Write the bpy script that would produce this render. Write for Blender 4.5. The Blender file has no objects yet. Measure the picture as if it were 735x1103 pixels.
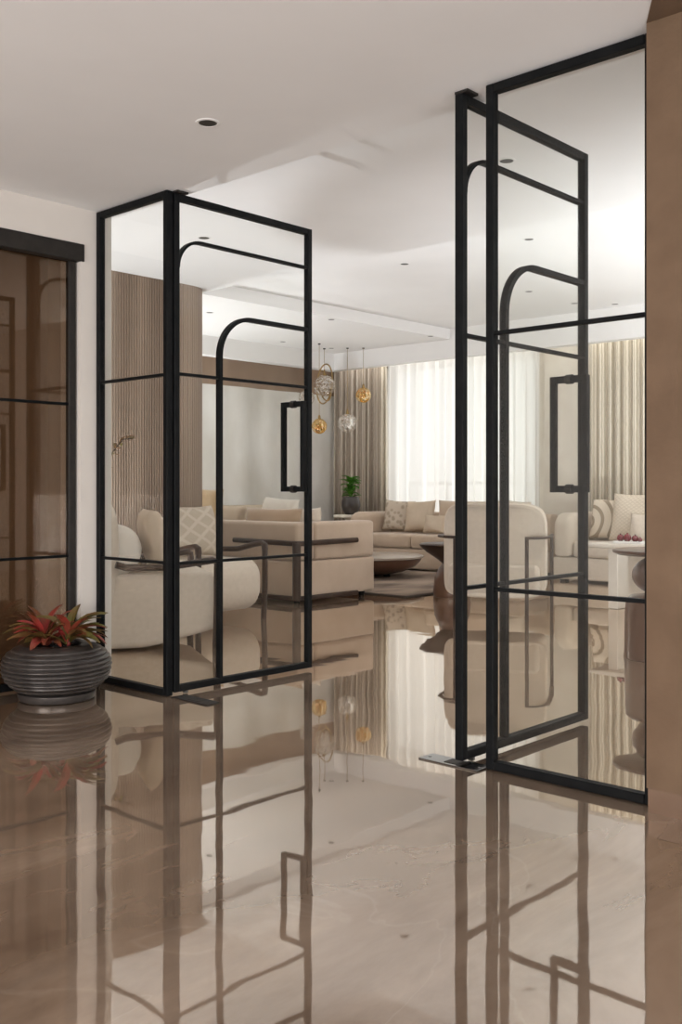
import bpy, bmesh, math, random
from mathutils import Vector, Matrix
random.seed(7)
PI = math.pi
S = bpy.context.scene
COL = S.collection

# ------------------------------------------------------------------ camera, light, exposure
cam_d = bpy.data.cameras.new('camera')
cam = bpy.data.objects.new('camera', cam_d); COL.objects.link(cam)
cam.location = (0, 0, 1.13)
cam.rotation_euler = (PI/2, 0, math.radians(42.69))
cam_d.sensor_fit = 'VERTICAL'; cam_d.sensor_height = 36; cam_d.sensor_width = 24
cam_d.lens = 36*1085/1103
cam_d.shift_y = -24.5/1103
cam_d.clip_start = 0.05; cam_d.clip_end = 200
S.camera = cam
S.view_settings.view_transform = 'Standard'
S.view_settings.look = 'None'
S.view_settings.exposure = 0.56
S.view_settings.gamma = 1.0
S.view_settings.use_curve_mapping = False
S.cycles.max_bounces = 14
S.cycles.diffuse_bounces = 6
S.cycles.glossy_bounces = 6
S.cycles.transparent_max_bounces = 32
S.cycles.sample_clamp_indirect = 6.0

world = bpy.data.worlds.new('daylight'); S.world = world; world.use_nodes = True
bg = world.node_tree.nodes['Background']
bg.inputs[0].default_value = (.965, 0.98, 1.0, 1)
bg.inputs[1].default_value = 1.0

def area(name, loc, target, sx, sy, power, color=(1, .96, .91)):
    d = bpy.data.lights.new(name, 'AREA'); d.shape = 'RECTANGLE'; d.size = sx; d.size_y = sy
    d.energy = power; d.color = color
    o = bpy.data.objects.new(name, d); COL.objects.link(o); o.location = loc
    o.rotation_euler = (Vector(target)-Vector(loc)).to_track_quat('-Z', 'Y').to_euler()
    return o
# daylight through the curtained window, the pelmet strip, and two unseen fills added for the foyer
area('window_daylight', (-8.95, 14.2, 1.4), (-8.95, 9.5, 1.6), 3.4, 3.0, 60, (1, .99, .97))
area('pelmet_strip', (-7.0, 11.86, 3.22), (-7.0, 11.86, 0), 8.0, .08, 8, (1, .97, .93))
area('foyer_side_fill', (3.6, -1.5, .4), (-3.0, .5, 3.4), 5.0, 1.4, 160, (.97, .975, 1))  # added fill from the open side, aimed up at the foyer ceiling
area('foyer_rear_fill', (-1.6, -4.9, .6), (-2.2, 1.5, 3.2), 4.0, 1.2, 190, (.97, .975, 1))  # added fill in front of the back wall, lifts the foyer ceiling

# ------------------------------------------------------------------ materials
def nodes(m):
    nt = m.node_tree
    return nt, nt.nodes, nt.links
def mat(name, col, rough=.6, col2=None, scale=8, stretch=(1, 1, 1), metal=0, bump=0, bscale=60, spec=.5, sheen=0, detail=4, coat=0):
    m = bpy.data.materials.new(name); m.use_nodes = True
    nt, N, L = nodes(m); b = N['Principled BSDF']
    b.inputs['Base Color'].default_value = (*col, 1); b.inputs['Roughness'].default_value = rough
    b.inputs['Metallic'].default_value = metal; b.inputs['Specular IOR Level'].default_value = spec
    if sheen: b.inputs['Sheen Weight'].default_value = sheen
    if coat: b.inputs['Coat Weight'].default_value = coat; b.inputs['Coat Roughness'].default_value = .08
    tc = N.new('ShaderNodeTexCoord'); mp = N.new('ShaderNodeMapping'); mp.inputs['Scale'].default_value = stretch
    L.new(tc.outputs['Object'], mp.inputs[0])
    if col2 is not None:
        n = N.new('ShaderNodeTexNoise'); n.inputs['Scale'].default_value = scale; n.inputs['Detail'].default_value = detail
        L.new(mp.outputs[0], n.inputs['Vector'])
        r = N.new('ShaderNodeValToRGB'); r.color_ramp.elements[0].position = .35; r.color_ramp.elements[1].position = .65
        r.color_ramp.elements[0].color = (*col, 1); r.color_ramp.elements[1].color = (*col2, 1)
        L.new(n.outputs['Fac'], r.inputs[0]); L.new(r.outputs[0], b.inputs['Base Color'])
    if bump:
        n2 = N.new('ShaderNodeTexNoise'); n2.inputs['Scale'].default_value = bscale; n2.inputs['Detail'].default_value = 3
        L.new(mp.outputs[0], n2.inputs['Vector'])
        bp = N.new('ShaderNodeBump'); bp.inputs['Strength'].default_value = bump; bp.inputs['Distance'].default_value = .01
        L.new(n2.outputs['Fac'], bp.inputs['Height']); L.new(bp.outputs[0], b.inputs['Normal'])
    return m

def fresnel_fac(N, L, f0, power):
    lw = N.new('ShaderNodeLayerWeight'); lw.inputs['Blend'].default_value = .5
    p = N.new('ShaderNodeMath'); p.operation = 'POWER'; p.inputs[1].default_value = power
    L.new(lw.outputs['Facing'], p.inputs[0])
    ma = N.new('ShaderNodeMath'); ma.operation = 'MULTIPLY_ADD'; ma.inputs[1].default_value = 1-f0; ma.inputs[2].default_value = f0
    L.new(p.outputs[0], ma.inputs[0])
    return lw, ma
def glass(name, tint, f0=.03, power=5, gcol=(1, 1, 1), rough=0.0):
    m = bpy.data.materials.new(name); m.use_nodes = True
    nt, N, L = nodes(m); N.remove(N['Principled BSDF']); out = N['Material Output']
    t = N.new('ShaderNodeBsdfTransparent'); t.inputs[0].default_value = (*tint, 1)
    g = N.new('ShaderNodeBsdfGlossy'); g.inputs['Color'].default_value = (*gcol, 1); g.inputs['Roughness'].default_value = rough
    mx = N.new('ShaderNodeMixShader'); _, f = fresnel_fac(N, L, f0, power)
    L.new(f.outputs[0], mx.inputs[0]); L.new(t.outputs[0], mx.inputs[1]); L.new(g.outputs[0], mx.inputs[2]); L.new(mx.outputs[0], out.inputs[0])
    return m

def marble_floor():
    m = bpy.data.materials.new('polished_marble'); m.use_nodes = True
    nt, N, L = nodes(m); N.remove(N['Principled BSDF']); out = N['Material Output']
    tc = N.new('ShaderNodeTexCoord')
    mp = N.new('ShaderNodeMapping'); mp.inputs['Rotation'].default_value = (0, 0, .5); mp.inputs['Scale'].default_value = (1, .38, 1)
    L.new(tc.outputs['Object'], mp.inputs[0])
    n = N.new('ShaderNodeTexNoise'); n.inputs['Scale'].default_value = 1.3; n.inputs['Detail'].default_value = 8; n.inputs['Roughness'].default_value = .62; n.inputs['Distortion'].default_value = .7
    L.new(mp.outputs[0], n.inputs['Vector'])
    r = N.new('ShaderNodeValToRGB'); e = r.color_ramp.elements
    e[0].position = .28; e[0].color = (.095, .058, .036, 1); e[1].position = .74; e[1].color = (.42, .315, .235, 1)
    L.new(n.outputs['Fac'], r.inputs[0])
    # thin pale and dark veins
    v = N.new('ShaderNodeTexNoise'); v.inputs['Scale'].default_value = .9; v.inputs['Detail'].default_value = 6; v.inputs['Distortion'].default_value = 1.6
    L.new(mp.outputs[0], v.inputs['Vector'])
    vr = N.new('ShaderNodeValToRGB'); ve = vr.color_ramp.elements
    ve[0].position = .493; ve[0].color = (0, 0, 0, 1); ve[1].position = .507; ve[1].color = (0, 0, 0, 1)
    mid = ve.new(.5); mid.color = (1, 1, 1, 1)
    L.new(v.outputs['Fac'], vr.inputs[0])
    mxv = N.new('ShaderNodeMixRGB'); mxv.inputs[2].default_value = (.52, .43, .35, 1)
    sc = N.new('ShaderNodeMath'); sc.operation = 'MULTIPLY'; sc.inputs[1].default_value = .12
    L.new(vr.outputs[0], sc.inputs[0]); L.new(sc.outputs[0], mxv.inputs[0]); L.new(r.outputs[0], mxv.inputs[1])
    d = N.new('ShaderNodeBsdfDiffuse'); L.new(mxv.outputs[0], d.inputs[0])
    g = N.new('ShaderNodeBsdfGlossy'); g.inputs['Roughness'].default_value = .025; g.inputs['Color'].default_value = (1, .935, .86, 1)
    wn = N.new('ShaderNodeTexNoise'); wn.inputs['Scale'].default_value = 2.2; wn.inputs['Detail'].default_value = 2
    L.new(tc.outputs['Object'], wn.inputs['Vector'])
    bp = N.new('ShaderNodeBump'); bp.inputs['Strength'].default_value = .024; bp.inputs['Distance'].default_value = .05
    L.new(wn.outputs['Fac'], bp.inputs['Height']); L.new(bp.outputs[0], g.inputs['Normal'])
    mx = N.new('ShaderNodeMixShader'); _, f = fresnel_fac(N, L, .135, 2.8)
    L.new(f.outputs[0], mx.inputs[0]); L.new(d.outputs[0], mx.inputs[1]); L.new(g.outputs[0], mx.inputs[2]); L.new(mx.outputs[0], out.inputs[0])
    return m

def sheer_mat():
    m = bpy.data.materials.new('sheer_fabric'); m.use_nodes = True
    nt, N, L = nodes(m); N.remove(N['Principled BSDF']); out = N['Material Output']
    t = N.new('ShaderNodeBsdfTranslucent'); t.inputs[0].default_value = (.86, .845, .82, 1)
    d = N.new('ShaderNodeBsdfDiffuse'); d.inputs[0].default_value = (.86, .84, .81, 1)
    tr = N.new('ShaderNodeBsdfTransparent'); tr.inputs[0].default_value = (1, 1, 1, 1)
    a = N.new('ShaderNodeMixShader'); a.inputs[0].default_value = .4; L.new(t.outputs[0], a.inputs[1]); L.new(d.outputs[0], a.inputs[2])
    b = N.new('ShaderNodeMixShader'); b.inputs[0].default_value = .10; L.new(a.outputs[0], b.inputs[1]); L.new(tr.outputs[0], b.inputs[2])
    L.new(b.outputs[0], out.inputs[0]); return m

def pattern_mat(name, c1, c2, kind, scale, rough=.8):
    m = mat(name, c1, rough); nt, N, L = nodes(m); b = N['Principled BSDF']
    tc = N.new('ShaderNodeTexCoord'); mp = N.new('ShaderNodeMapping'); L.new(tc.outputs['Object'], mp.inputs[0])
    if kind == 'lattice':
        out = []
        for a in (.95, -.95):
            mp2 = N.new('ShaderNodeMapping'); mp2.inputs['Rotation'].default_value = (0, a, 0); L.new(tc.outputs['Object'], mp2.inputs[0])
            w = N.new('ShaderNodeTexWave'); w.bands_direction = 'X'; w.inputs['Scale'].default_value = scale; w.inputs['Distortion'].default_value = .6
            L.new(mp2.outputs[0], w.inputs['Vector']); out.append(w)
        mx = N.new('ShaderNodeMath'); mx.operation = 'MAXIMUM'; L.new(out[0].outputs['Fac'], mx.inputs[0]); L.new(out[1].outputs['Fac'], mx.inputs[1])
        src = mx.outputs[0]; p0, p1 = .78, .95
    elif kind == 'rings':
        w = N.new('ShaderNodeTexWave'); w.wave_type = 'RINGS'; w.rings_direction = 'Y'; w.inputs['Scale'].default_value = scale
        mp.inputs['Location'].default_value = (.24, 0, .05); L.new(mp.outputs[0], w.inputs['Vector']); src = w.outputs['Fac']; p0, p1 = .72, .8
    elif kind == 'stripes':
        w = N.new('ShaderNodeTexWave'); w.bands_direction = 'X'; w.inputs['Scale'].default_value = scale; w.inputs['Distortion'].default_value = 1.2; w.inputs['Detail'].default_value = 2
        L.new(mp.outputs[0], w.inputs['Vector']); src = w.outputs['Fac']; p0, p1 = .3, .75
    else:
        w = N.new('ShaderNodeTexVoronoi'); w.inputs['Scale'].default_value = scale; L.new(mp.outputs[0], w.inputs['Vector']); src = w.outputs['Distance']; p0, p1 = .25, .55
    r = N.new('ShaderNodeValToRGB'); r.color_ramp.elements[0].position = p0; r.color_ramp.elements[1].position = p1
    r.color_ramp.elements[0].color = (*c1, 1); r.color_ramp.elements[1].color = (*c2, 1)
    L.new(src, r.inputs[0]); L.new(r.outputs[0], b.inputs['Base Color'])
    bp = N.new('ShaderNodeBump'); bp.inputs['Strength'].default_value = .4; bp.inputs['Distance'].default_value = .006
    L.new(src, bp.inputs['Height']); L.new(bp.outputs[0], b.inputs['Normal'])
    return m

M = dict(
    paint=mat('warm_white_paint', (.74, .71, .675), .75, (.76, .73, .695), 3),
    ceiling=mat('ceiling_white', (.82, .81, .80), .8, (.84, .83, .82), 2),
    plaster=mat('foyer_wall_paint', (.66, .61, .56), .7, (.69, .64, .585), 3),
    black=mat('black_powder_coat', (.004, .0045, .005), .5, (.007, .0075, .008), 20, spec=.12),
    bronze=mat('dark_bronze_metal', (.018, .015, .013), .5, (.026, .022, .019), 20, spec=.25),
    glass=glass('clear_glass', (.968, .974, .966), .016, 5),
    bronze_glass=glass('bronze_tinted_glass', (.70, .62, .545), .075, 4, (.88, .78, .68)),
    floor=marble_floor(),
    suede=mat('brown_suede_cladding', (.122, .073, .040), .8, (.152, .094, .054), 5, bump=.15, bscale=40),
    brown_marble=mat('brown_marble', (.13, .078, .05), .25, (.18, .115, .078), 4, detail=8),
    reed=mat('fluted_oak_veneer', (.19, .133, .095), .6, (.32, .236, .175), 3.2, (1, 1, .04)),
    reedp=mat('reeded_panel_oak', (.30, .205, .14), .55, (.36, .25, .17), 5, (1, 1, .3)),
    closet=mat('closet_timber', (.34, .285, .235), .6, (.46, .395, .33), 3.5, (1, 1, .02)),
    walnut=mat('dark_walnut', (.030, .016, .011), .42, (.052, .029, .019), 6, (1, 1, .2), spec=.3),
    walnut2=mat('turned_walnut', (.085, .040, .024), .32, (.13, .066, .04), 3, (1, 1, .5), coat=.3),
    cream=mat('cream_boucle', (.62, .535, .44), .9, (.66, .575, .48), 30, bump=.25, bscale=220, sheen=.2),
    white_fabric=mat('ivory_fabric', (.70, .645, .57), .9, (.74, .69, .61), 30, bump=.2, bscale=200, sheen=.2),
    beige=mat('beige_velvet', (.47, .36, .265), .85, (.515, .40, .30), 4, bump=.1, bscale=200, sheen=.3),
    tan=mat('tan_velvet', (.40, .275, .175), .8, (.46, .33, .22), 4, sheen=.4),
    gold_fab=mat('honey_fabric', (.48, .34, .19), .8, (.54, .40, .24), 6, sheen=.3),
    sand=mat('sand_linen', (.52, .42, .315), .9, (.57, .47, .36), 6, bump=.2, bscale=150),
    drape=pattern_mat('striped_drape', (.36, .30, .24), (.54, .475, .40), 'stripes', 9),
    drape2=pattern_mat('pale_striped_drape', (.50, .44, .34), (.74, .68, .57), 'stripes', 11),
    sheer=sheer_mat(),
    pearl=mat('pearl_plaster', (.66, .64, .59), .35, (.80, .79, .76), 1.6, (1, 1, .6), bump=.5, bscale=14),
    pewter=mat('pewter_glaze', (.046, .039, .036), .3, (.068, .058, .053), 12, metal=.3),
    pebble=mat('black_pebbles', (.02, .02, .022), .15),
    soil=mat('potting_soil', (.035, .025, .018), .95, bump=.6, bscale=80),
    leaf_red=mat('red_foliage', (.33, .030, .030), .4, (.13, .050, .018), 7),
    leaf_green=mat('olive_foliage', (.105, .115, .025), .4, (.20, .075, .03), 6),
    leaf=mat('green_foliage', (.06, .20, .02), .4, (.10, .30, .03), 7),
    chrome=mat('polished_steel', (.22, .22, .22), .15, metal=1),
    brass=mat('aged_brass', (.32, .22, .10), .28, metal=1),
    taupe=mat('taupe_stone', (.36, .30, .245), .35, (.42, .36, .30), 5),
    stone=mat('pale_stone', (.68, .62, .54), .3, (.75, .70, .62), 4),
    rug=mat('abstract_rug_pile', (.10, .068, .05), .95, (.33, .25, .19), 2.6, (1, .5, 1), bump=.3, bscale=90, detail=7),
    rugedge=mat('rug_border', (.05, .035, .025), .9),
    clear_globe=glass('bubbled_clear_glass', (.96, .95, .94), .16, 1.5, (1, .98, .95), .05),
    gold_globe=glass('amber_glass', (.92, .72, .36), .16, 1.5, (1, .86, .55), .05),
    dark=mat('dark_baffle', (.03, .025, .02), .5),
    whitering=mat('white_trim_ring', (.82, .81, .79), .5),
    fruit=mat('dark_red_skin', (.20, .012, .02), .25, (.10, .008, .012), 12),
    diamond=pattern_mat('quilted_cream', (.70, .61, .49), (.60, .51, .40), 'lattice', 9),
    leafpat=pattern_mat('lattice_weave', (.47, .395, .31), (.57, .495, .405), 'lattice', 2.7),
    arcs=pattern_mat('arc_weave', (.72, .63, .51), (.33, .26, .18), 'rings', 2.4),
    damask=pattern_mat('damask_weave', (.34, .275, .21), (.52, .44, .35), 'voronoi', 16),
)

# pendant globes: a dimpled surface
for k in ('clear_globe', 'gold_globe'):
    nt, N, L = nodes(M[k]); tc = N.new('ShaderNodeTexCoord'); v = N.new('ShaderNodeTexVoronoi'); v.inputs['Scale'].default_value = 17
    L.new(tc.outputs['Object'], v.inputs['Vector']); bp = N.new('ShaderNodeBump'); bp.inputs['Strength'].default_value = 1; bp.inputs['Distance'].default_value = .05
    L.new(v.outputs['Distance'], bp.inputs['Height'])
    for n in N:
        if n.type == 'BSDF_GLOSSY': L.new(bp.outputs[0], n.inputs['Normal'])
        if n.type == 'LAYER_WEIGHT': L.new(bp.outputs[0], n.inputs['Normal'])

# ------------------------------------------------------------------ mesh helpers
def box(bm, x0, x1, y0, y1, z0, z1, bev=0, seg=3):
    r = bmesh.ops.create_cube(bm, size=1)
    vs = r['verts']
    for v in vs:
        v.co = Vector(((x0+x1)/2+v.co.x*(x1-x0), (y0+y1)/2+v.co.y*(y1-y0), (z0+z1)/2+v.co.z*(z1-z0)))
    if bev:
        es = list({e for v in vs for e in v.link_edges})
        bmesh.ops.bevel(bm, geom=es, offset=bev, segments=seg, profile=.5, affect='EDGES')
    return bm
def ring_skin(bm, rings, closed=False, cap=True):
    n = len(rings[0])
    k = len(rings)
    for i in range(k if closed else k-1):
        a, b = rings[i], rings[(i+1) % k]
        for j in range(n):
            bm.faces.new((a[j], a[(j+1) % n], b[(j+1) % n], b[j]))
    if cap and not closed:
        bm.faces.new(list(reversed(rings[0]))); bm.faces.new(rings[-1])
def sweep(bm, pts, w, h, up=(0, 0, 1), n=4, closed=False, taper=None):
    """a bar along pts: w across, h along 'up'; n=4 gives a rectangle, more gives an ellipse"""
    pts = [Vector(p) for p in pts]; up = Vector(up); rings = []
    for i, p in enumerate(pts):
        if closed: t = pts[(i+1) % len(pts)]-pts[i-1]
        else: t = pts[min(i+1, len(pts)-1)]-pts[max(i-1, 0)]
        t.normalize(); side = t.cross(up)
        if side.length < 1e-4: side = t.cross(Vector((1, 0, 0)))
        side.normalize(); nn = side.cross(t).normalized()
        k = 1 if taper is None else taper[i]
        ring = []
        for j in range(n):
            if n == 4: cx, cz = [(-.5, -.5), (.5, -.5), (.5, .5), (-.5, .5)][j]
            else: cx, cz = .5*math.cos(2*PI*j/n), .5*math.sin(2*PI*j/n)
            ring.append(bm.verts.new(p+side*cx*w*k+nn*cz*h*k))
        rings.append(ring)
    ring_skin(bm, rings, closed); return bm
def tube(bm, pts, r, n=12, closed=False, up=(0, 0, 1), taper=None): return sweep(bm, pts, 2*r, 2*r, up, n, closed, taper)
def lathe(bm, prof, n=48, c=(0, 0)):
    rings = []
    for r, z in prof:
        rings.append([bm.verts.new((c[0]+r*math.cos(2*PI*j/n), c[1]+r*math.sin(2*PI*j/n), z)) for j in range(n)])
    ring_skin(bm, rings); return bm
def arc(c, r, a0, a1, n, plane='xz', k=0):
    out = []
    for i in range(n+1):
        a = a0+(a1-a0)*i/n
        out.append((c[0]+r*math.cos(a), k, c[1]+r*math.sin(a)) if plane == 'xz' else (c[0]+r*math.cos(a), c[1]+r*math.sin(a), k))
    return out
def extrude_profile(bm, prof, x0, x1, bev=0, nseg=3):
    """closed profile in (y, z) pushed along x, with rounded ends"""
    cy = sum(p[0] for p in prof)/len(prof); cz = sum(p[1] for p in prof)/len(prof)
    hw = max(abs(p[0]-cy) for p in prof); hh = max(abs(p[1]-cz) for p in prof)
    rings = []
    st = []
    if bev:
        for i in range(nseg+1):
            a = PI/2*i/nseg; st.append((x0+bev*(1-math.sin(a)), bev*(1-math.cos(a))))
        st = [(x0+bev*(1-math.cos(PI/2*i/nseg)), bev*(1-math.sin(PI/2*i/nseg))) for i in range(nseg+1)]
        st += [(x1-(x-x0), d) for x, d in reversed(st)]
    else: st = [(x0, 0), (x1, 0)]
    for x, d in st:
        rings.append([bm.verts.new((x, cy+(p[0]-cy)*(1-d/hw), cz+(p[1]-cz)*(1-d/hh))) for p in prof])
    ring_skin(bm, rings)
    bmesh.ops.recalc_face_normals(bm, faces=bm.faces[:]); return bm
def rrect(y0, y1, z0, z1, r, n=5):
    """rounded rectangle profile; r = radii (y0z0, y1z0, y1z1, y0z1)"""
    if not isinstance(r, tuple): r = (r,)*4
    out = []
    for (cy, cz, rr, a) in ((y0+r[0], z0+r[0], r[0], PI), (y1-r[1], z0+r[1], r[1], 1.5*PI), (y1-r[2], z1-r[2], r[2], 0), (y0+r[3], z1-r[3], r[3], PI/2)):
        for i in range(n+1):
            b = a+PI/2*i/n; out.append((cy+rr*math.cos(b), cz+rr*math.sin(b)))
    return out

def obj(name, bm, m, parent=None, smooth=True, label=None):
    bmesh.ops.recalc_face_normals(bm, faces=bm.faces[:])
    me = bpy.data.meshes.new(name); bm.to_mesh(me); bm.free()
    me.materials.append(m if not isinstance(m, str) else M[m])
    if smooth:
        me.shade_smooth()
        try: me.set_sharp_from_angle(angle=math.radians(38))
        except Exception: pass
    o = bpy.data.objects.new(name, me); COL.objects.link(o)
    if parent is not None: o.parent = parent
    if label: o['label'] = label
    return o
B = bmesh.new
def thing(name, label, cat, loc=(0, 0, 0), rz=0, group=None):
    o = bpy.data.objects.new(name, None); COL.objects.link(o); o.empty_display_size = .1
    o.location = loc; o.rotation_euler = (0, 0, rz); return tag(o, label, cat, group)
def tag(o, label, cat, group=None):
    o['label'] = label; o['category'] = cat; o['kind'] = 'thing'
    if group: o['group'] = group
    return o
def struct(name, bm, m, smooth=False, parent=None):
    o = obj(name, bm, m, parent, smooth); o['kind'] = 'structure'; return o
def dup(root, loc, label, rz=None):
    r = root.copy(); COL.objects.link(r); r.location = loc; r['label'] = label
    if rz is not None: r.rotation_euler = (0, 0, rz)
    for ch in list(root.children):
        c = ch.copy(); COL.objects.link(c); c.parent = r
        for g in ch.children:
            d = g.copy(); COL.objects.link(d); d.parent = c
    return r

# ------------------------------------------------------------------ the room
ZF = 2.764                      # foyer ceiling
struct('floor', box(B(), -12, 4.5, -5.5, 13.2, -.12, 0), 'floor')
struct('ceiling', box(B(), -6.2, 4.5, -5.5, 3.53, ZF, 3.9), 'ceiling')                       # foyer
struct('ceiling', box(B(), -8.2, 4.5, 3.53, 6.40, 3.08, 3.9), 'ceiling')                     # first bay of the living room
struct('ceiling', box(B(), -7.25, 4.5, 6.40, 12.6, 3.40, 3.9), 'ceiling')
struct('ceiling', box(B(), -8.55, -7.25, 6.40, 12.6, 3.404, 3.9), 'ceiling')
struct('ceiling', box(B(), -11.6, -8.55, 6.40, 12.6, 3.257, 3.9), 'ceiling')
struct('trim_1', box(B(), -10.8, 4.5, 11.55, 11.70, 2.995, 3.41), 'ceiling')                   # curtain pelmet fascia
struct('trim_2', box(B(), -10.98, -10.8, 6.40, 11.70, 2.995, 3.27), 'ceiling')
# foyer side wall with the opening of the bronze glass door
b = B(); box(b, -5.30, -5.085, -5.5, 1.75, 0, ZF); box(b, -5.30, -5.085, 1.75, 3.28, 2.50, ZF); box(b, -5.30, -5.085, 3.28, 3.49, 0, ZF)
struct('wall_left', b, 'plaster')
struct('wall_closet', box(B(), -5.55, -5.45, 1.2, 3.32, 0, ZF), 'closet')
struct('wall_closet_side', box(B(), -5.45, -5.305, 3.285, 3.325, 0, ZF), 'closet')
struct('wall_living_front', box(B(), -7.9, -5.30, 3.33, 3.49, 0, 3.08), 'paint')
struct('wall_foyer_back', box(B(), -5.3, 4.5, -5.5, -5.35, 0, ZF), 'plaster')
# fluted timber wall with its rounded end
prof = []
path = [(-7.58, 3.49), (-7.58, 6.09)]
for i in range(31):
    a = PI/2*i/30; path.append((-7.88+.30*math.cos(a), 6.10+.30*math.sin(a)))
path += [(-7.88-.02*i, 6.40) for i in range(1, 15)]
dense = []
for p0, p1 in zip(path, path[1:]):
    k = max(1, round(math.dist(p0, p1)/.003)); dense += [(p0[0]+(p1[0]-p0[0])*j/k, p0[1]+(p1[1]-p0[1])*j/k) for j in range(k)]
path = dense+[path[-1]]
acc = 0; pts = []
for i, p in enumerate(path):
    if i: acc += math.dist(p, path[i-1])
    q = path[min(i+1, len(path)-1)]; q0 = path[max(i-1, 0)]
    t = Vector((q[0]-q0[0], q[1]-q0[1])).normalized(); nrm = Vector((t.y, -t.x))
    d = -.012*(1-abs(math.sin(PI*acc/.028)))
    pts.append((p[0]+nrm.x*d, p[1]+nrm.y*d))
b = B(); lo = [b.verts.new((x, y, 0)) for x, y in pts]; hi = [b.verts.new((x, y, 3.08)) for x, y in pts]
for i in range(len(pts)-1): b.faces.new((lo[i], lo[i+1], hi[i+1], hi[i]))
back = [b.verts.new(v) for v in ((-8.2, 6.38, 0), (-8.2, 3.49, 0), (-8.2, 6.38, 3.08), (-8.2, 3.49, 3.08))]
b.faces.new((lo[-1], back[0], back[2], hi[-1])); b.faces.new((back[0], back[1], back[3], back[2])); b.faces.new((back[1], lo[0], hi[0], back[3]))
b.faces.new(hi+[back[2], back[3]])
struct('wall_fluted', b, 'reed', smooth=True)
struct('wall_recess', box(B(), -11.6, -8.2, 6.24, 6.38, 0, 3.257), 'paint')
# living room side wall: timber band over pearl wave panel
struct('wall_side', box(B(), -11.6, -11.30, 6.38, 12.6, 0, 3.257), 'reedp')
b = B(); nx = 150
cols = []
for i in range(nx+1):
    y = 6.40+(12.28-6.40)*i/nx; d = .018*math.sin(y*5.2)+.010*math.sin(y*11.3+1)
    cols.append((b.verts.new((-11.25+d, y, .0)), b.verts.new((-11.25+d, y, 2.65)), b.verts.new((-11.30, y, 2.65))))
for i in range(nx):
    p, q = cols[i], cols[i+1]
    b.faces.new((p[0], q[0], q[1], p[1])); b.faces.new((p[1], q[1], q[2], p[2]))
struct('trim_3', b, 'pearl', smooth=True)
struct('wall_right', box(B(), 2.6, 2.8, 6.5, 12.6, 0, 3.40), 'paint')
# rear wall with the window opening
b = B(); box(b, -11.6, -10.35, 12.3, 12.6, 0, 3.43); box(b, -10.35, -7.55, 12.3, 12.6, 3.05, 3.43); box(b, -7.55, 4.5, 12.3, 12.6, 0, 3.43)
box(b, -7.38, -6.62, 12.16, 12.30, 0, 3.42)
struct('wall_rear', b, 'stone')
w = struct('window_1', B(), 'black')
for nm, args in (('window_frame', (-10.35, -10.29, 12.38, 12.46, .02, 3.05)), ('window_frame', (-7.61, -7.55, 12.38, 12.46, .02, 3.05)), ('window_frame', (-10.29, -7.61, 12.38, 12.46, 2.99, 3.05)),
                 ('window_frame', (-10.29, -7.61, 12.38, 12.46, .02, .08)), ('mullion', (-9.0, -8.94, 12.39, 12.45, .08, 2.99))):
    o = obj(nm, box(B(), *args), 'bronze', w, False); o['kind'] = 'structure'
o = obj('pane', box(B(), -10.29, -7.61, 12.415, 12.423, .08, 2.99), 'glass', w, False); o['kind'] = 'structure'
# brown clad column at the end of the glazed screen, with the clad strip of ceiling above it
struct('column', box(B(), -1.604, -.55, 3.316, 3.60, .085, ZF), 'suede')
struct('baseboard_column', box(B(), -1.600, -.55, 3.320, 3.60, 0, .085), 'brown_marble')
b = B(); q = [(-1.604, 3.316), (-1.47, 3.10), (-1.2, 2.55), (.2, 2.55), (.2, 3.316)]
v0 = [b.verts.new((x, y, ZF-.004)) for x, y in q]; v1 = [b.verts.new((x, y, ZF+.01)) for x, y in q]
ring_skin(b, [v0, v1]); struct('trim_4', b, 'suede')

# ------------------------------------------------------------------ glazed screens and pivot doors
T = .036
def screen(u0, u1, label):
    W = u1-u0
    t = thing('glazed_screen', label, 'glass screen', (u0, 3.40, 0), 0)
    zt = ZF-.006
    obj('stile', box(B(), 0, T, -.02, .02, 0.003, zt, .003, 1), 'black', t, False); obj('stile', box(B(), W-T, W, -.02, .02, 0.003, zt, .003, 1), 'black', t, False)
    obj('top_rail', box(B(), T, W-T, -.02, .02, zt-T, zt, .003, 1), 'black', t, False); obj('bottom_rail', box(B(), T, W-T, -.02, .02, .003, .003+T, .003, 1), 'black', t, False)
    for z in (1.757, .728): obj('glazing_bar', box(B(), T, W-T, -.014, .014, z-.008, z+.008, .002, 1), 'black', t, False)
    obj('glass_pane', box(B(), T, W-T, -.004, .004, .003+T, zt-T), 'glass', t, False)
    return t
screen(-5.08, -4.405, 'narrow clear glass screen with two thin black bars behind the potted red plant')
screen(-2.325, -1.607, 'tall clear glass screen with two thin black bars beside the brown column')

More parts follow.
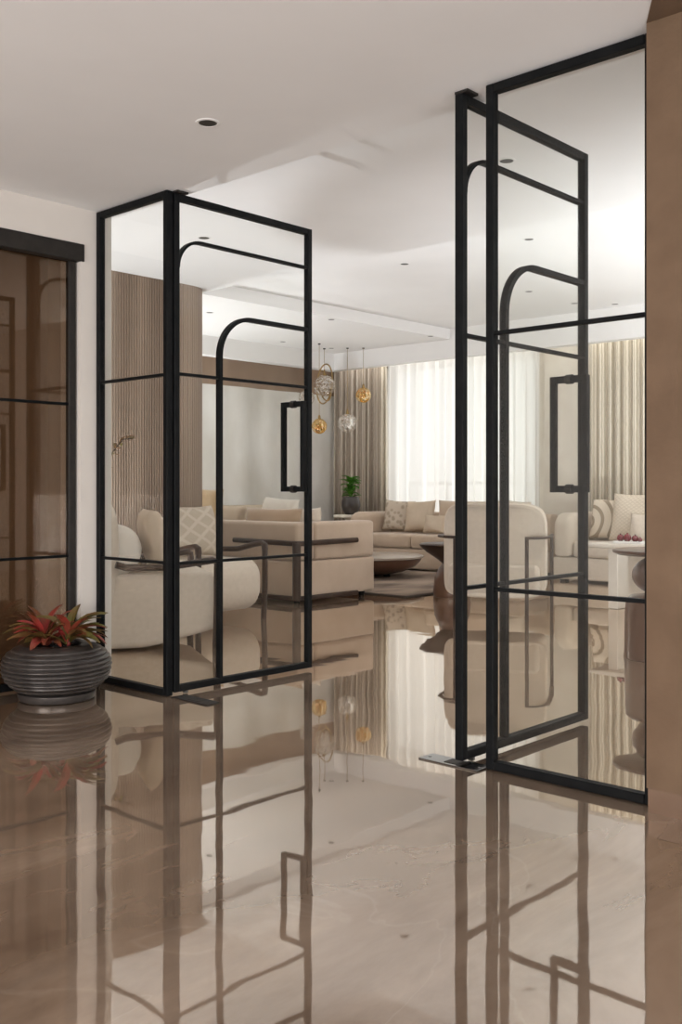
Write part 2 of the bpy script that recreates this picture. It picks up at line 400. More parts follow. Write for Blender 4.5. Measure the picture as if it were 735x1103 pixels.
def pivot_door(u, v, label, W=1.035):
    t = thing('glass_door', label, 'door', (u, v, 0), PI/2)
    z0, z1 = .018, ZF-.012
    for x0 in (0, W-T): obj('stile', box(B(), x0, x0+T, -.02, .02, z0, z1, .003, 1), 'black', t, False)
    obj('top_rail', box(B(), T, W-T, -.02, .02, z1-T, z1, .003, 1), 'black', t, False)
    obj('bottom_rail', box(B(), T, W-T, -.02, .02, z0, z0+T, .003, 1), 'black', t, False)
    obj('glass_pane', box(B(), T, W-T, -.004, .004, z0+T, z1-T), 'glass', t, False)
    zo, r = 2.51, .16
    obj('outer_arch',
        sweep(B(), arc((T+r-.004, zo-r), r, PI, PI/2, 12)+[(W-T, 0, zo)], .016, .032, (0, 1, 0)), 'black', t, False)
    zi, xi, r = 2.125, .335, .235
    obj('inner_arch', sweep(B(), [(xi, 0, z0+T), (xi, 0, zi-r)]+arc((xi+r, zi-r), r, PI, PI/2, 16)[1:]+[(W-T, 0, zi)], .024, .034, (0, 1, 0)), 'black', t, False)
    for z in (1.765, .722): obj('glazing_bar', box(B(), T, W-T, -.014, .014, z-.008, z+.008, .002, 1), 'black', t, False)
    xh = W-.145
    b = B()
    for s in (-1, 1): box(b, xh-.016, xh+.016, s*.085-.014, s*.085+.014, 1.115, 1.668, .002, 1)
    for z in (1.131, 1.652): box(b, xh-.016, xh+.016, -.071, .071, z-.016, z+.016, .002, 1)
    h = obj('pull_handle', b, 'black', t, False)
    for z in (1.131, 1.652): obj('mounting_boss', sweep(B(), [(xh, -.016, z), (xh, .016, z)], .046, .046, (0, 0, 1), 20), 'bronze', h, False)
    obj('top_pivot', box(B(), .0, .075, -.045, .02, z1, z1+.010), 'bronze', t, False)
    obj('bottom_pivot', sweep(B(), [(.09, 0, .004), (.09, 0, z0)], .03, .03, (1, 0, 0), 12), 'chrome', t)
    return t
pivot_door(-4.418, 3.428, 'open glass pivot door with arched bars hinged at the narrow screen by the plant', 1.075)
pivot_door(-2.445, 3.362, 'open glass pivot door with black arched bars standing before the cream barrel armchair')
def spring(u, v, rz, label, m):
    t = thing('floor_spring_plate', label, 'floor plate', (u, v, 0), rz)
    obj('cover_plate', box(B(), -.15, .15, -.048, .048, .0005, .006, .001, 1), m, t, False)
    obj('spindle_cover', box(B(), -.03, .055, -.03, .03, .006, .008), 'bronze', t, False)
    for x in (-.125, .125): obj('screw', lathe(B(), [(.007, .006), (.007, .0075), (.001, .008)], 10, (x, 0)), 'chrome', t)
spring(-4.225, 3.432, 0, 'blackened floor spring plate under the pivot door nearest the potted plant', 'bronze')
spring(-2.475, 3.372, 0, 'shiny steel floor spring plate under the pivot door beside the tall screen', 'chrome')

# bronze glass sliding door on the foyer side wall
t = thing('bronze_glass_door', 'brown tinted glass sliding door with dark frame behind the potted plant', 'door', (-5.14, 1.78, 0), PI/2)
W = 1.49
obj('header_track', box(B(), -.06, W+.03, -.065, .02, 2.455, 2.555, .003, 1), 'bronze', t, False)
for x0 in (0, W-.045): obj('stile', box(B(), x0, x0+.045, -.02, .02, .012, 2.455, .003, 1), 'bronze', t, False)
obj('bottom_rail', box(B(), .045, W-.045, -.02, .02, .012, .055, .003, 1), 'black', t, False)
for z in (1.625, .742): obj('glazing_bar', box(B(), .045, W-.045, -.014, .014, z-.008, z+.008, .002, 1), 'black', t, False)
obj('glass_pane', box(B(), .045, W-.045, -.004, .004, .055, 2.455), 'bronze_glass', t, False)

# ------------------------------------------------------------------ recessed downlights
def downlight(loc, label, r=.05):
    t = thing('recessed_downlight', label, 'ceiling light', loc, 0, 'recessed ceiling downlights')
    obj('trim_ring', lathe(B(), [(r*.80, -.001), (r*.84, -.004), (r*1.06, -.003), (r*1.10, 0)], 32), 'whitering', t)
    obj('baffle', lathe(B(), [(r*.82, -.0025), (r*.3, -.0012), (.001, -.001)], 32), 'dark', t)
    return t
d0 = downlight((-3.48, 2.897, ZF), 'recessed ceiling downlight in the lower foyer ceiling before the glass doors')
for (x, y, z, lab) in ((-6.074, 5.019, 3.08, 'recessed downlight seen through the arched door nearest the plant, beside the fluted wall top'),
                       (-3.33, 5.06, 3.08, 'recessed downlight seen through the tall screen, between its door top rail and arch'),
                       (-6.407, 7.891, 3.40, 'recessed downlight in the open gap between the two pivot doors, by the first ceiling step'),
                       (-4.944, 7.876, 3.40, 'recessed downlight seen through the tall screen just above the inner door arch'),
                       (-6.249, 9.954, 3.40, 'recessed downlight seen under the inner arch of the door beside the tall screen'),
                       (-6.241, 10.968, 3.40, 'recessed downlight by the free edge of the door beside the tall screen'),
                       (-5.9, 11.35, 3.40, 'recessed downlight by the pelmet above the pale striped drape'),
                       (-9.375, 7.833, 3.257, 'recessed downlight just beside the rounded end of the fluted wall'),
                       (-10.456, 10.102, 3.257, 'recessed downlight over the timber band, under the inner arch of the door by the plant'),
                       (-8.64, 9.187, 3.257, 'recessed downlight in the lower white ceiling just before the hanging pendants'),
                       (-8.569, 11.124, 3.257, 'recessed downlight in the lower white ceiling near the sheer curtain'),
                       (-10.402, 11.06, 3.257, 'recessed downlight directly above the ringed pendant globe')):
    dup(d0, (x, y, z), lab)

# ------------------------------------------------------------------ curtains
def curtain(name, u0, u1, v, z0, z1, per, amp, m, label, cat='curtain', seed=1, sub=10):
    rnd = random.Random(seed); b = B(); n = int((u1-u0)/per*sub); ph = 0; lo = []; hi = []
    k = 1.0
    for i in range(n+1):
        u = u0+(u1-u0)*i/n
        if i % sub == 0: k = rnd.uniform(.7, 1.25)
        ph += 2*PI/sub*rnd.uniform(.75, 1.25)
        y = amp*k*math.sin(ph)+.25*amp*math.sin(ph*2.3)
        lo.append(b.verts.new((u-u0, y*1.15, 0))); hi.append(b.verts.new((u-u0, y*.85, z1-z0)))
    for i in range(n): b.faces.new((lo[i], lo[i+1], hi[i+1], hi[i]))
    o = obj(name, b, m); o.location = (u0, v, z0)
    s = o.modifiers.new('thickness', 'SOLIDIFY'); s.thickness = .004 if name != 'sheer_curtain' else .0
    if name == 'sheer_curtain': o.modifiers.remove(s)
    return tag(o, label, cat)
curtain('striped_drape', -11.24, -10.22, 11.98, .005, 3.2, .125, .050, 'drape', 'brown striped full-length drape gathered beside the pearl wall panel', seed=3)
curtain('drape_lining', -10.21, -10.05, 11.96, .005, 3.2, .10, .040, 'drape2', 'narrow pale edge drape hanging between the brown drape and the sheer', seed=5)
curtain('sheer_curtain', -10.12, -7.36, 12.02, .005, 3.2, .17, .055, 'sheer', 'white sheer curtain across the bright window', seed=9)
curtain('pale_striped_drape', -6.60, -3.4, 11.97, .005, 3.2, .115, .045, 'drape2', 'cream and olive striped full-length drape beside the brown column', seed=11)
# balcony rail outside the window
t = thing('balcony_railing', 'grey balcony railing showing faintly through the white sheer curtain', 'railing', (-8.95, 13.05, 0))
obj('handrail', box(B(), -1.6, 1.6, -.03, .03, 1.20, 1.25, .01, 2), 'bronze', t)
for x in (-1.55, -.78, 0, .78, 1.55): obj('post', box(B(), x-.02, x+.02, -.02, .02, 0, 1.20), 'bronze', t, False)

# ------------------------------------------------------------------ pillows
def pillow(w, h, th, m, label, loc, rot, name='cushion', group=None, n=20, pinch=.07):
    b = B(); g = [[], []]
    for s in (0, 1):
        for i in range(n+1):
            row = []
            for j in range(n+1):
                x = -1+2*i/n; z = -1+2*j/n
                f = ((1-x**4)*(1-z**4))
                d = th/2*f**.55*(1-.15*math.sin(3*x+2*z))
                kx = 1-pinch*(1-z*z)*abs(x)**3; kz = 1-pinch*(1-x*x)*abs(z)**3
                edge = i in (0, n) or j in (0, n)
                if s and edge: row.append(g[0][i][j]); continue
                row.append(b.verts.new((x*w/2*kx, (d if s else -d), z*h/2*kz)))
            g[s].append(row)
    for s in (0, 1):
        for i in range(n):
            for j in range(n):
                q = (g[s][i][j], g[s][i+1][j], g[s][i+1][j+1], g[s][i][j+1])
                b.faces.new(q if s == 0 else tuple(reversed(q)))
    o = obj(name, b, m); o.data.shade_smooth(); o.location = loc; o.rotation_euler = rot
    a = o.data.attributes.get('sharp_edge')
    if a: o.data.attributes.remove(a)
    return tag(o, label, 'cushion', group)

# ------------------------------------------------------------------ barrel armchairs
def armchair(loc, face, w, depth, sh, bh, label, bull=.15, tall=True, m='cream', arm_z=.66, arm_back=.64, bolster=True, low=False):
    """local y points to the front, x = 0 in the middle; the front posts stand at y = 0"""
    rz = math.atan2(-face[0], face[1])
    t = thing('armchair', label, 'armchair', (loc[0], loc[1], 0), rz, 'wood-armed cream armchairs')
    hw = w/2-.045
    prof = rrect(-depth+.10, .02, .085, sh, (.04, bull, bull*.8, .03), 8)
    if low: prof = [(-depth+.06, .04), (-depth+.12, .015), (-.52, .015), (-.40, .03), (-.24, .07), (-.08, .105), (-.01, .125), (.02, .16)]+rrect(-depth+.06, .02, .1, sh, (.04, .05, .05, .03), 8)[18:]
    extrude_profile(b := B(), prof, -hw, hw, .05, 4)
    obj('seat', b, m, t)
    # back: an upright panel, rounded outline, bowed to the front at its sides
    b = B(); n = 28; zc = (.17+bh)/2; hh = (bh-.17)/2; rings = []
    for k, (yy, sc) in enumerate(((-.07, .86), (-.10, .95), (-.085, 1.0), (-.02, 1.0), (.035, .95), (.04, .86))):
        ring = []
        for i in range(n*2):
            a = 2*PI*i/(n*2); e = .42
            cx = math.copysign(abs(math.cos(a))**e, math.cos(a)); cz = math.copysign(abs(math.sin(a))**e, math.sin(a))
            x = hw*1.02*cx*sc if sc > .9 else (hw*1.02-.045)*cx; z = zc+(hh*cz*sc if sc > .9 else (hh-.045)*cz)
            bow = .16*(abs(x)/hw)**2.2
            ring.append(b.verts.new((x, -depth+yy+bow+.02, z)))
        rings.append(ring)
    ring_skin(b, rings); obj('backrest', b, m, t)
    if bolster:
        b = B(); extrude_profile(b, [(-depth+.22+.155*math.cos(2*PI*i/24), sh+.165+.175*math.sin(2*PI*i/24)) for i in range(24)], -hw*.93, hw*.93, .07, 5)
        obj('bolster', b, 'white_fabric', t)
    for s in (-1, 1):
        x = s*(w/2)
        pts = ([(x*1.0, -depth*.80, arm_back+.01)] if low else [(x*.99, -depth+.04, arm_back)])+[ (x, -depth*.72, arm_back-.012), (x*1.01, -depth*.42, (arm_z+arm_back)/2-.03), (x, -depth*.15, arm_z-.012), (x, -.03, arm_z), (x, 0, arm_z-.012), (x, .006, arm_z-.06)]
        a = obj('arm', sweep(B(), pts, .062, .050, (0, 0, 1), 10), 'walnut', t)
        obj('front_post', sweep(B(), [(x, .004, arm_z-.045), (x, .004,   .3), (x*.985, -.005, .0015)], .048, .052, (0, 1, 0), 8), 'walnut', a)
        if not low: obj('rear_leg', sweep(B(), [(x*.93, -depth+.05, arm_back-.015), (x*.93, -depth+.05, .3), (x*.93, -depth+.02, .0015)], .032, .036, (0, 1, 0), 8), 'walnut', a)
    return t
# wide chair close behind the narrow screen
F1 = Vector((.473, .881)); W1 = Vector((-.881, .473))
c1 = Vector((-5.51, 4.67))+W1*.51
armchair(c1, F1, 1.02, .885, .535, 1.10, 'wide cream armchair with bolster just behind the narrow glass screen', bull=.05, arm_z=.625, arm_back=.60, low=True)
# chair beside the fluted wall
c2 = Vector((-6.43, 5.62))
armchair(c2, Vector((1, .03)).normalized(), .76, .80, .53, .88, 'cream armchair with rounded seat and patterned cushion beside the fluted wall', bull=.20, arm_z=.66, arm_back=.60, bolster=False)
def local(c, f, x, y):
    f = Vector(f).normalized(); r = Vector((f.y, -f.x)); return Vector(c)+r*x+f*y
p = local(c1, F1, .24, -.40); rz1 = math.atan2(-F1.x, F1.y)
pillow(.46, .46, .17, 'sand', 'plain sand linen cushion leaning on the wide armchair bolster', (p.x, p.y, .765), (.24, 0, rz1), pinch=.05)
p = local(c2, (1, .03), 0.02, -.47); rz2 = -PI/2+.03
pillow(.52, .46, .16, 'leafpat', 'lattice patterned cushion on the armchair beside the fluted wall', (p.x, p.y, .765), (.26, 0, rz2))
# tall chair with its back to us, behind the open pivot door
F3 = Vector((-.427, .904)).normalized()
t3 = thing('armchair', 'tall cream barrel armchair seen from behind through the pivot door', 'armchair', (-4.96, 7.30, 0), math.atan2(-F3.x, F3.y), 'wood-armed cream armchairs')
b = B(); n = 40; rings = []
hw = .455
for k, (off, sc) in enumerate(((0.0, .93), (-.022, .975), (-.02, 1.0), (.05, 1.0), (.085, .97), (.09, .92))):
    ring = []
    for i in range(n*2):
        a = 2*PI*i/(n*2); ca, sa = math.cos(a), math.sin(a)
        e = .36 if sa > 0 else .24
        cx = math.copysign(abs(ca)**e, ca); cz = math.copysign(abs(sa)**e, sa)
        x = (hw-(1-sc)*.5)*cx; z = .60+(.41-(1-sc)*.5)*cz
        bow = .20*(abs(x)/hw)**2.4
        ring.append(b.verts.new((x, off+bow, z)))
    rings.append(ring)
ring_skin(b, rings); obj('backrest', b, 'cream', t3)
extrude_profile(b := B(), rrect(.08, .82, .20, .47, (.04, .12, .12, .03), 6), -.40, .40, .05, 4); obj('seat', b, 'cream', t3)
for s in (-1, 1):
    x = s*.31
    a = obj('arm', sweep(B(), [(s*.295, -.055, .712), (s*.40, -.03, .714), (s*.475, .10, .714), (s*.47, .40, .712), (s*.44, .78, .705)], .045, .026, (0, 0, 1), 8), 'walnut', t3)
    obj('rear_leg', sweep(B(), [(s*.31, -.05, .700), (s*.31, -.05, .0015)], .034, .034, (0, 1, 0), 8), 'walnut', a)
    obj('front_leg', sweep(B(), [(s*.44, .76, .695), (s*.44, .76, .0015)], .032, .032, (0, 1, 0), 8), 'walnut', a)

# ------------------------------------------------------------------ sofas
# big beige sofa, its back to us, with a dark wood rail wrapped round the corner
t = thing('sofa', 'large beige sofa with dark wood rails wrapped round its back corner', 'sofa', (-7.02, 6.97, 0))
SL, SD = 3.1, 1.17
obj('base', box(B(), -SL, 0, 0, SD, .055, .415, .025, 4), 'beige', t)
b = B(); box(b, -SL, 0, 0, .26, .420, .80, .04, 5); obj('backrest', b, 'beige', t)
for u0 in (-.26, -SL): obj('armrest', box(B(), u0, u0+.26, .262, SD, .420, .80, .04, 5), 'beige', t)
sw = (SL-.54)/3
for i in range(3): obj('seat_cushion', box(B(), -SL+.27+i*sw, -SL+.27+(i+1)*sw-.01, .27, SD+.01, .417, .56, .05, 4), 'beige', t)
r = obj('wood_rail', sweep(B(), [(-.90, -.030, .605), (-.45, -.032, .600), (-.06, -.034, .597), (.018, -.012, .596), (.034, .06, .597), (.032, .45, .600), (.030, .86, .603)], .040, .052, (0, 0, 1), 8), 'walnut', t)
obj('corner_post', sweep(B(), [(.012, -.014, .60), (.012, -.014, .3), (.012, -.014, .05)], .085, .085, (0, 1, 0), 10), 'walnut', r)
obj('wood_rail', sweep(B(), [(-.90, -.030, .055), (-.06, -.034, .055), (.018, -.012, .055), (.034, .06, .055), (.030, .86, .055)], .038, .05, (0, 0, 1), 8), 'walnut', t)
for (x, y) in ((-.10, .10), (-.10, SD-.10), (-SL+.1, .1), (-SL+.1, SD-.1)): obj('foot', lathe(B(), [(.03, .0015), (.035, .06)], 14, (x, y)), 'black', t)

def sofa(name, label, loc, rz, L, D, arms, m='beige', seat=.48, back=.80, ncush=3, skirt=.025):
    t = thing(name, label, 'sofa', loc, rz)
    obj('base', box(B(), 0, L, 0, D, skirt, .30, .03, 3), m, t)
    obj('backrest', extrude_profile(B(), rrect(D-.28, D, .302, back, (.02, .02, .10, .10), 6), 0, L, .03, 3), m, t)
    x0, x1 = 0, L
    if 0 in arms: obj('armrest', extrude_profile(B(), rrect(-.02, D-.285, .302, back, (.02, .03, .05, .16), 7), 0, .27, .09, 5), m, t); x0 = .275
    if 1 in arms: obj('armrest', extrude_profile(B(), rrect(-.02, D-.285, .302, back, (.02, .03, .05, .16), 7), L-.27, L, .09, 5), m, t); x1 = L-.275
    w = (x1-x0)/ncush
    for i in range(ncush): obj('seat_cushion', box(B(), x0+i*w+.003, x0+(i+1)*w-.003, -.02, D-.285, .302, seat, .05, 4), m, t)
    for (x, y) in ((.12, .08), (L-.12, .08), (.12, D-.08), (L-.12, D-.08)): obj('foot', box(B(), x-.04, x+.04, y-.04, y+.04, .0015, skirt), 'black', t, False)
    return t
sofa('sofa', 'beige round-armed sofa under the white sheer curtain', (-9.93, 10.92, 0), 0, 2.95, .98, (0,), seat=.50, back=.80)
sofa('sofa', 'beige sofa beneath the pale striped drape, holding arc and quilted cushions', (-6.52, 10.93, 0), 0, 3.2, .95, (0,), m='cream', seat=.50, back=.84)
sofa('sofa', 'low cream sofa along the pearl wave wall beyond the large beige sofa', (-10.12, 8.35, 0), PI/2, 2.3, 1.0, (), m='sand', seat=.46, back=.90, ncush=2)
# cushions on the sofa under the sheer
pillow(.46, .46, .16, 'damask', 'brown damask cushion at the armrest end of the sofa under the sheer', (-9.40, 11.44, .745), (-.26, .05, .35))
pillow(.48, .46, .16, 'sand', 'plain sand cushion beside the brown damask cushion under the sheer', (-8.98, 11.41, .745), (-.30, -.05, .1))
pillow(1.06, .46, .18, 'beige', 'long beige cushion at the back of the sofa under the sheer', (-8.195, 11.47, .75), (-.22, 0, 0))
pillow(.34, .26, .13, 'sand', 'small sand cushion lying before the long beige cushion', (-8.55, 11.20, .645), (-.35, 0, .1))
pillow(.50, .46, .16, 'cream', 'cream cushion propped beyond the tall barrel armchair', (-7.42, 11.42, .76), (-.26, .08, -.1))
# cushions on the pale sofa beneath the drape
pillow(.50, .50, .16, 'arcs', 'cream cushion with dark curved arcs beside the quilted cushion', (-5.93, 11.27, .765), (-.24, 0, 0))
pillow(.50, .50, .15, 'arcs', 'second arc-patterned cushion tucked behind the first arc cushion', (-5.97, 11.46, .765), (-.24, 0, 0))
pillow(.64, .58, .18, 'diamond', 'large cream cushion with diamond quilting on the sofa beneath the drape', (-5.48, 11.065, .80), (-.24, 0, 0))
pillow(.40, .34, .13, 'cream', 'small plain cream cushion before the quilted cushion', (-5.26, 10.86, .682), (-.24, 0, 0))
# cushions showing over the back of the big sofa
pillow(.86, .34, .17, 'tan', 'long tan velvet cushion showing over the back of the large sofa', (-7.78, 7.36, .765), (-.16, 0, 0))
pillow(.54, .46, .15, 'white_fabric', 'ivory cushion peaking above the long tan cushion', (-8.02, 7.66, .815), (-.30, .06, 0))
pillow(.42, .34, .15, 'cream', 'cream cushion at the end of the tan cushion on the large sofa', (-7.52, 7.60, .76), (-.15, -.06, 0))
pillow(.46, .38, .15, 'sand', 'sand cushion half hidden at the start of the tan cushion', (-8.47, 7.36, .77), (-.15, .04, 0))
pillow(.56, .56, .16, 'gold_fab', 'honey coloured cushion peeking past the fluted wall corner', (-9.06, 7.46, .87), (-.18, .06, .1))

# ------------------------------------------------------------------ rug and tables
t = thing('rug', 'brown mottled rug with dark border between the sofas', 'rug', (-6.59, 8.16, 0))
obj('border', box(B(), -3.45, 0, 0, 2.72, .001, .011, .003, 2), 'rugedge', t)
obj('pile', box(B(), -3.40, -.05, .05, 2.67, .0112, .016, .002, 1), 'rug', t)
t = thing('coffee_table', 'boat-shaped dark wood coffee table with pale top on the rug', 'coffee table', (-8.48, 9.82, .0162))
b = B(); lathe(b, [(.24, .035), (.38, .06), (.52, .125), (.60, .20), (.615, .235)], 64); obj('bowl', b, 'walnut2', t)
b = B(); lathe(b, [(.60, .236), (.635, .240), (.64, .262), (.62, .272), (.02, .272)], 64); obj('top', b, 'taupe', t)
for k in range(3):
    a = PI/2+2*PI*k/3+.5; obj('foot', lathe(B(), [(.045, .0), (.04, .05)], 14, (.22*math.cos(a), .22*math.sin(a))), 'black', t)
t = thing('side_table', 'dark hourglass side table beside the tall barrel armchair', 'side table', (-6.34, 8.60, 0))
obj('pedestal', lathe(B(), [(.195, .0015), (.20, .05), (.185, .20), (.14, .30), (.105, .345)], 48), 'walnut2', t)
obj('top', lathe(B(), [(.10, .346), (.15, .39), (.27, .47), (.335, .53), (.345, .55), (.33, .560), (.02, .560)], 56), 'walnut', t)
t = thing('side_table', 'turned walnut table with ball stem and glossy top beside the brown column', 'side table', (-3.00, 6.42, 0))
obj('drum_base', lathe(B(), [(.245, .0015), (.24, .04), (.235, .30), (.23, .385), (.20, .415), (.10, .428)], 56), 'walnut2', t)
obj('ball_stem', lathe(B(), [(.075, .429)]+[(.19*math.sin(a), .555-.135*math.cos(a)) for a in [.45+(PI-.9)*i/16 for i in range(17)]]+[(.075, .684)], 48), 'walnut2', t)
obj('top', lathe(B(), [(.09, .685), (.28, .690), (.315, .705), (.318, .722), (.30, .728), (.02, .728)], 64), M['walnut2'], t)
t = thing('stone_table', 'white stone table with slab leg behind the walnut table', 'table', (-4.16, 8.95, 0), 0)
obj('top', box(B(), -.62, .75, -.30, .42, .575, .62, .012, 3), 'stone', t)
for x in (-.40, .45): obj('leg', box(B(), x-.05, x+.05, -.22, .34, .0015, .574, .006, 2), 'stone', t, False)
t = thing('fruit_tray', 'small pale tray under the dark red fruit on the white stone table', 'tray', (-4.44, 8.84, .621))
obj('tray_base', box(B(), -.14, .14, -.07, .07, 0, .012, .004, 2), 'whitering', t)
obj('tray_rim', sweep(B(), [(-.135, -.065, .015), (.135, -.065, .015), (.135, .065, .015), (-.135, .065, .015)], .012, .010, closed=True), 'whitering', t, False)
for k, (x, y, r) in enumerate(((-.098, .0, .034), (-.022, -.012, .038), (.051, .0, .032), (.105, -.01, .022))):
    f = thing('red_fruit', ('dark red fruit at one end of the tray on the white stone table', 'largest dark red fruit in the tray, second from its end', 'third dark red fruit along the tray on the white stone table', 'smallest dark red fruit at the far tray end')[k], 'fruit', (-4.44+x, 8.84+y, .6335), 0, 'dark red fruit on the tray')
    obj('flesh', lathe(B(), [(r*.25, .0)]+[(r*math.sin(a), r-r*math.cos(a)) for a in [.35+(PI-.7)*i/12 for i in range(13)]]+[(r*.12, 2*r*.97)], 20), 'fruit', f)
    obj('crown', lathe(B(), [(r*.12, 2*r*.96), (r*.28, 2*r*1.12), (r*.06, 2*r*1.03)], 8), 'fruit', f)
# corner table with plant
t = thing('corner_table', 'round pale corner table carrying the green plant', 'side table', (-10.22, 11.30, 0))
obj('top', lathe(B(), [(.02, .70), (.25, .70), (.265, .715), (.265, .735), (.25, .748), (.02, .748)], 48), 'stone', t)
obj('stem', lathe(B(), [(.16, .0015), (.15, .03), (.07, .10), (.06, .60), (.10, .699)], 32), 'stone', t)
def leaf(b, base, az, el, L, W, droop, roll=0, n=7):
    """one lance-shaped leaf, cupped along its midrib"""
    d = Vector((math.cos(az), math.sin(az), 0)); side = Vector((-math.sin(az), math.cos(az), 0)); p = Vector(base); rows = []; e = el
    for i in range(n+1):
        f = i/n; w = W*math.sin(PI*min(1, f*.92+.04))**.8*(1-.25*f); dirv = d*math.cos(e)+Vector((0, 0, 1))*math.sin(e)
        up = Vector((0, 0, 1))*math.cos(e)-d*math.sin(e)
        s = side*math.cos(roll)+up*math.sin(roll)
        rows.append((b.verts.new(p-s*w/2+up*w*.18), b.verts.new(p.copy()), b.verts.new(p+s*w/2+up*w*.18)))
        p = p+dirv*(L/n); e -= droop/n
    for i in range(n):
        for j in (0, 1): b.faces.new((rows[i][j], rows[i][j+1], rows[i+1][j+1], rows[i+1][j]))
t = thing('potted_plant', 'small bright green plant in a dark round pot on the corner table', 'plant', (-10.22, 11.30, .749))
obj('pot', lathe(B(), [(.085, .0), (.125, .06), (.145, .13), (.14, .20), (.12, .265), (.105, .27), (.10, .25)], 40), 'pewter', t)
obj('soil', lathe(B(), [(.10, .235), (.06, .245), (.01, .25)], 20), 'soil', t)
rnd = random.Random(4); b = B()
for k in range(54):
    z = .25+.27*rnd.random(); leaf(b, (.02*rnd.uniform(-1, 1), .02*rnd.uniform(-1, 1), z), rnd.uniform(0, 2*PI), rnd.uniform(.2, .9), rnd.uniform(.13, .19), .10, .9, n=5)
obj('foliage', b, 'leaf', t); obj('stem', tube(B(), [(0, 0, .24), (.01, 0, .4), (0, .01, .56)], .008, 8), 'leaf', t)
# sprig behind the chair by the fluted wall
t = thing('floor_vase', 'thin leafy sprig in a tall vase showing beside the fluted wall', 'vase', (-7.28, 4.74, 0))
obj('vase', lathe(B(), [(.10, .0015), (.13, .10), (.14, .30), (.09, .62), (.05, .74), (.06, .80), (.05, .79)], 32), 'stone', t)
b = B(); tube(b, [(0, 0, .76), (.02, .05, 1.0), (.03, .14, 1.25), (.03, .25, 1.45), (.02, .36, 1.56), (.01, .46, 1.57)], .005, 6); obj('twig', b, 'walnut', t)
rnd = random.Random(8); b = B()
for (x, y, z) in ((.03, .14, 1.25), (.03, .17, 1.32), (.03, .20, 1.37), (.03, .23, 1.43), (.03, .27, 1.48), (.03, .32, 1.53), (.02, .40, 1.57), (.01, .46, 1.56), (.03, .13, 1.2)):
    for q in range(2): leaf(b, (x, y, z), rnd.uniform(0, 6.2), rnd.uniform(-.3, .9), .085, .04, .5, n=3)
obj('foliage', b, 'leaf_green', t)

# ------------------------------------------------------------------ the potted red plant
t = thing('potted_plant', 'red and olive leaved plant in a ribbed pewter bowl by the bronze glass door', 'plant', (-4.83, 2.965, 0))
pr = [(.185, .045)]
base = [(0.0, .195), (.10, .232), (.24, .266), (.40, .283), (.56, .288), (.70, .283), (.82, .266), (.92, .236), (1.0, .198)]
def prr(f):
    for (a, ra), (c, rc) in zip(base, base[1:]):
        if f <= c: return ra+(rc-ra)*(f-a)/(c-a)
    return base[-1][1]
n = 176; NR = 10
for i in range(n+1):
    f = i/n; rr = prr(f)+.011*(abs(math.sin(PI*NR*f))-.5); pr.append((rr, .046+.243*f))
zr = pr[-1][1]
pr += [(.178, zr+.006), (.160, zr+.002), (.142, zr+.007), (.130, zr+.003), (.126, zr-.05)]
# inner floor closes the bowl so that nothing shows through
obj('bowl', lathe(B(), pr, 96), 'pewter', t)
obj('saucer', lathe(B(), [(.16, .0015), (.198, .004), (.203, .02), (.203, .040), (.195, .0445), (.02, .0445)], 64), 'pewter', t)
obj('soil', lathe(B(), [(.126, zr-.03), (.08, zr-.02), (.005, zr-.018)], 32), 'soil', t)
rnd = random.Random(21); b = B()
for k in range(26):
    a = rnd.uniform(0, 2*PI); rad = rnd.uniform(0, .10); r = rnd.uniform(.012, .02)
    bmesh.ops.create_icosphere(b, subdivisions=2, radius=r, matrix=Matrix.Translation((rad*math.cos(a), rad*math.sin(a), zr-.016+.006*rnd.random())) @ Matrix.Diagonal((1, .8, .7, 1)))
obj('pebbles', b, 'pebble', t)['kind'] = 'stuff'
rx, ry = .735, .678    # the direction along the picture plane is (rx, ry)
for (side, m_main, m_alt, nm) in ((-1, 'leaf_red', 'leaf_green', 'red'), (1, 'leaf_green', 'leaf_red', 'olive')):
    cx, cy = side*.062*.735, side*.062*.678
    bs = {m_main: B(), m_alt: B()}
    for k in range(40):
        mm = m_main if rnd.random() < .76 else m_alt
        az = rnd.uniform(0, 2*PI)
        if side > 0 and k % 3 == 0: az = .745+rnd.uniform(-.7, .7)
        if side < 0 and k % 3 == 0: az = .745+PI+rnd.uniform(-.8, .8)
        el = rnd.uniform(.45, 1.25); L = rnd.uniform(.17, .26)
        leaf(bs[mm], (cx+.012*rnd.uniform(-1, 1), cy+.012*rnd.uniform(-1, 1), zr-.01+.055*rnd.random()), az, el, L, rnd.uniform(.044, .062), rnd.uniform(.8, 1.7), rnd.uniform(-.5, .5))
    for mm, bb in bs.items():
        obj('foliage', bb, mm, t, label='red leaves' if mm == 'leaf_red' else 'olive green leaves')
    obj('stem', tube(B(), [(cx, cy, zr-.02), (cx*1.05, cy*1.05, zr+.05)], .010, 8), 'leaf_red', t)

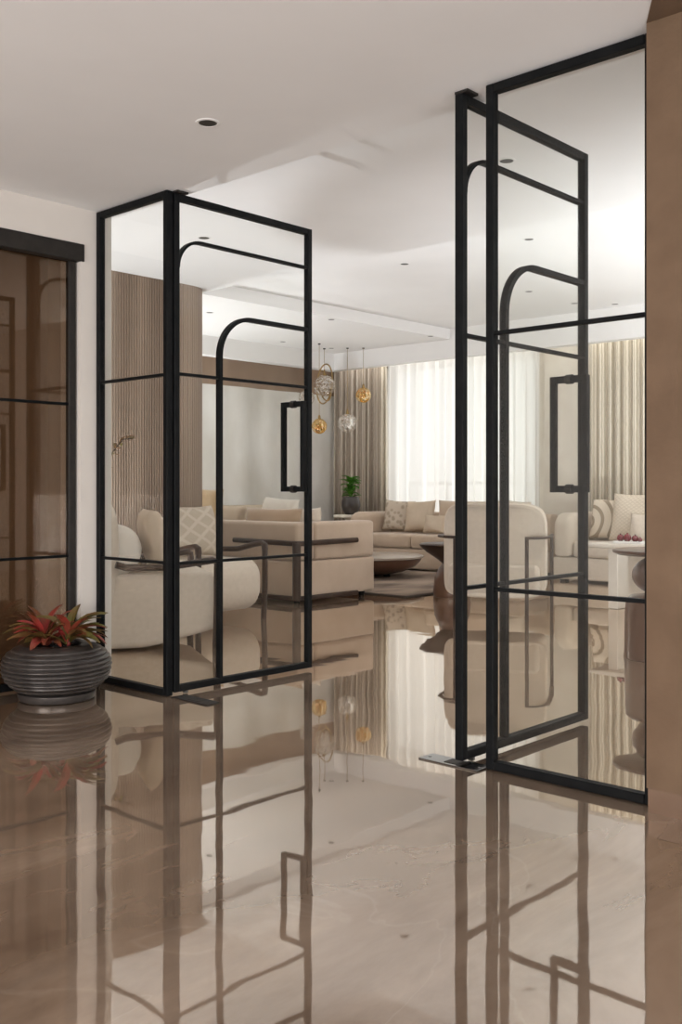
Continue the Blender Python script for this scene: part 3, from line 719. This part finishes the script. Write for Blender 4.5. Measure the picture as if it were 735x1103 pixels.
# ------------------------------------------------------------------ pendant lamps
def globe(loc, r, m, label, cz=3.257, rings=False):
    t = thing('pendant_lamp', label, 'pendant lamp', loc, 0, 'globe pendants over the corner table')
    b = B(); bmesh.ops.create_icosphere(b, subdivisions=4, radius=r); rn = random.Random(int(r*1e4))
    obj('globe', b, m, t)
    # faceted crystal core inside
    b = B()
    for k in range(16):
        d = Vector((rn.uniform(-1, 1), rn.uniform(-1, 1), rn.uniform(-1, 1))).normalized()*r*rn.uniform(.45, .8)
        bmesh.ops.create_icosphere(b, subdivisions=1, radius=r*rn.uniform(.14, .24), matrix=Matrix.Translation(d))
    obj('crystal_core', b, m, t, False)
    obj('socket', lathe(B(), [(.018, r*.93), (.022, r*1.05), (.016, r*1.35), (.006, r*1.5)], 16), 'brass', t)
    obj('cord', tube(B(), [(0, 0, r*1.45), (0, 0, cz-loc[2])], .0034, 6, up=(0, 1, 0)), 'brass', t)
    obj('ceiling_cap', lathe(B(), [(.018, cz-loc[2]-.015), (.02, cz-loc[2]-.001)], 16), 'bronze', t)
    if rings:
        for (a, tilt, hx, hz, dz, nm) in ((.75, .10, .115, .30, .03, 'oval_ring'), (.2, -.28, .10, .235, .0, 'oval_ring')):
            pts = []
            for i in range(48):
                q = 2*PI*i/48; v = Vector((hx*math.cos(q), 0, hz*math.sin(q)+dz)); v = Matrix.Rotation(tilt, 3, 'Y') @ v; v = Matrix.Rotation(a, 3, 'Z') @ v
                pts.append(v)
            obj(nm, sweep(B(), pts, .022, .022, (math.sin(a), -math.cos(a), 0), 8, True), 'brass', t)
    return t
globe((-10.49, 11.00, 2.69), .165, 'clear_globe', 'clear glass pendant globe wrapped in two oval brass rings', rings=True)
globe((-10.20, 10.59, 2.05), .112, 'gold_globe', 'amber glass pendant globe hanging lowest beside the door edge')
globe((-10.20, 11.20, 2.125), .143, 'clear_globe', 'clear glass pendant globe hanging low before the brown drape')
globe((-10.02, 11.36, 2.545), .115, 'gold_globe', 'amber glass pendant globe hanging high before the brown drape')
globe((-10.62, 10.75, 2.50), .12, 'clear_globe', 'clear glass pendant globe half hidden behind the door stile')

# ------------------------------------------------------------------ unseen uplights, added as fill to brighten the living room ceiling
def uplight(x, y, power, lab, aim=(0, 0, 1)):
    t = thing('fill_uplight', lab, 'fill lamp', (x, y, 0), 0, 'added unseen fill uplights')
    obj('can', lathe(B(), [(.10, .0015), (.11, .01), (.11, .20), (.10, .205), (.095, .13), (.02, .12)], 32), 'black', t)
    d = bpy.data.lights.new('fill_spot', 'SPOT'); d.energy = power; d.spot_size = math.radians(154); d.spot_blend = .8; d.shadow_soft_size = .09; d.color = (.93, .965, 1)
    o = bpy.data.objects.new('fill_spot', d); COL.objects.link(o); o.parent = t; o.location = (0, 0, .215); o.rotation_euler = Vector(aim).to_track_quat('-Z', 'Y').to_euler()
uplight(-2.3, 10.6, 250, 'added black fill uplight beside the pale sofa, hidden by the column')
uplight(-1.0, 8.0, 640, 'added black fill uplight in the middle of the hidden room end', (-.34, .28, .9))
uplight(-10.75, 6.8, 280, 'added black fill uplight round the corner behind the fluted wall')
uplight(-7.15, 3.80, 190, 'added black fill uplight in the corner between the fluted wall and the foyer wall', (.05, .42, .9))
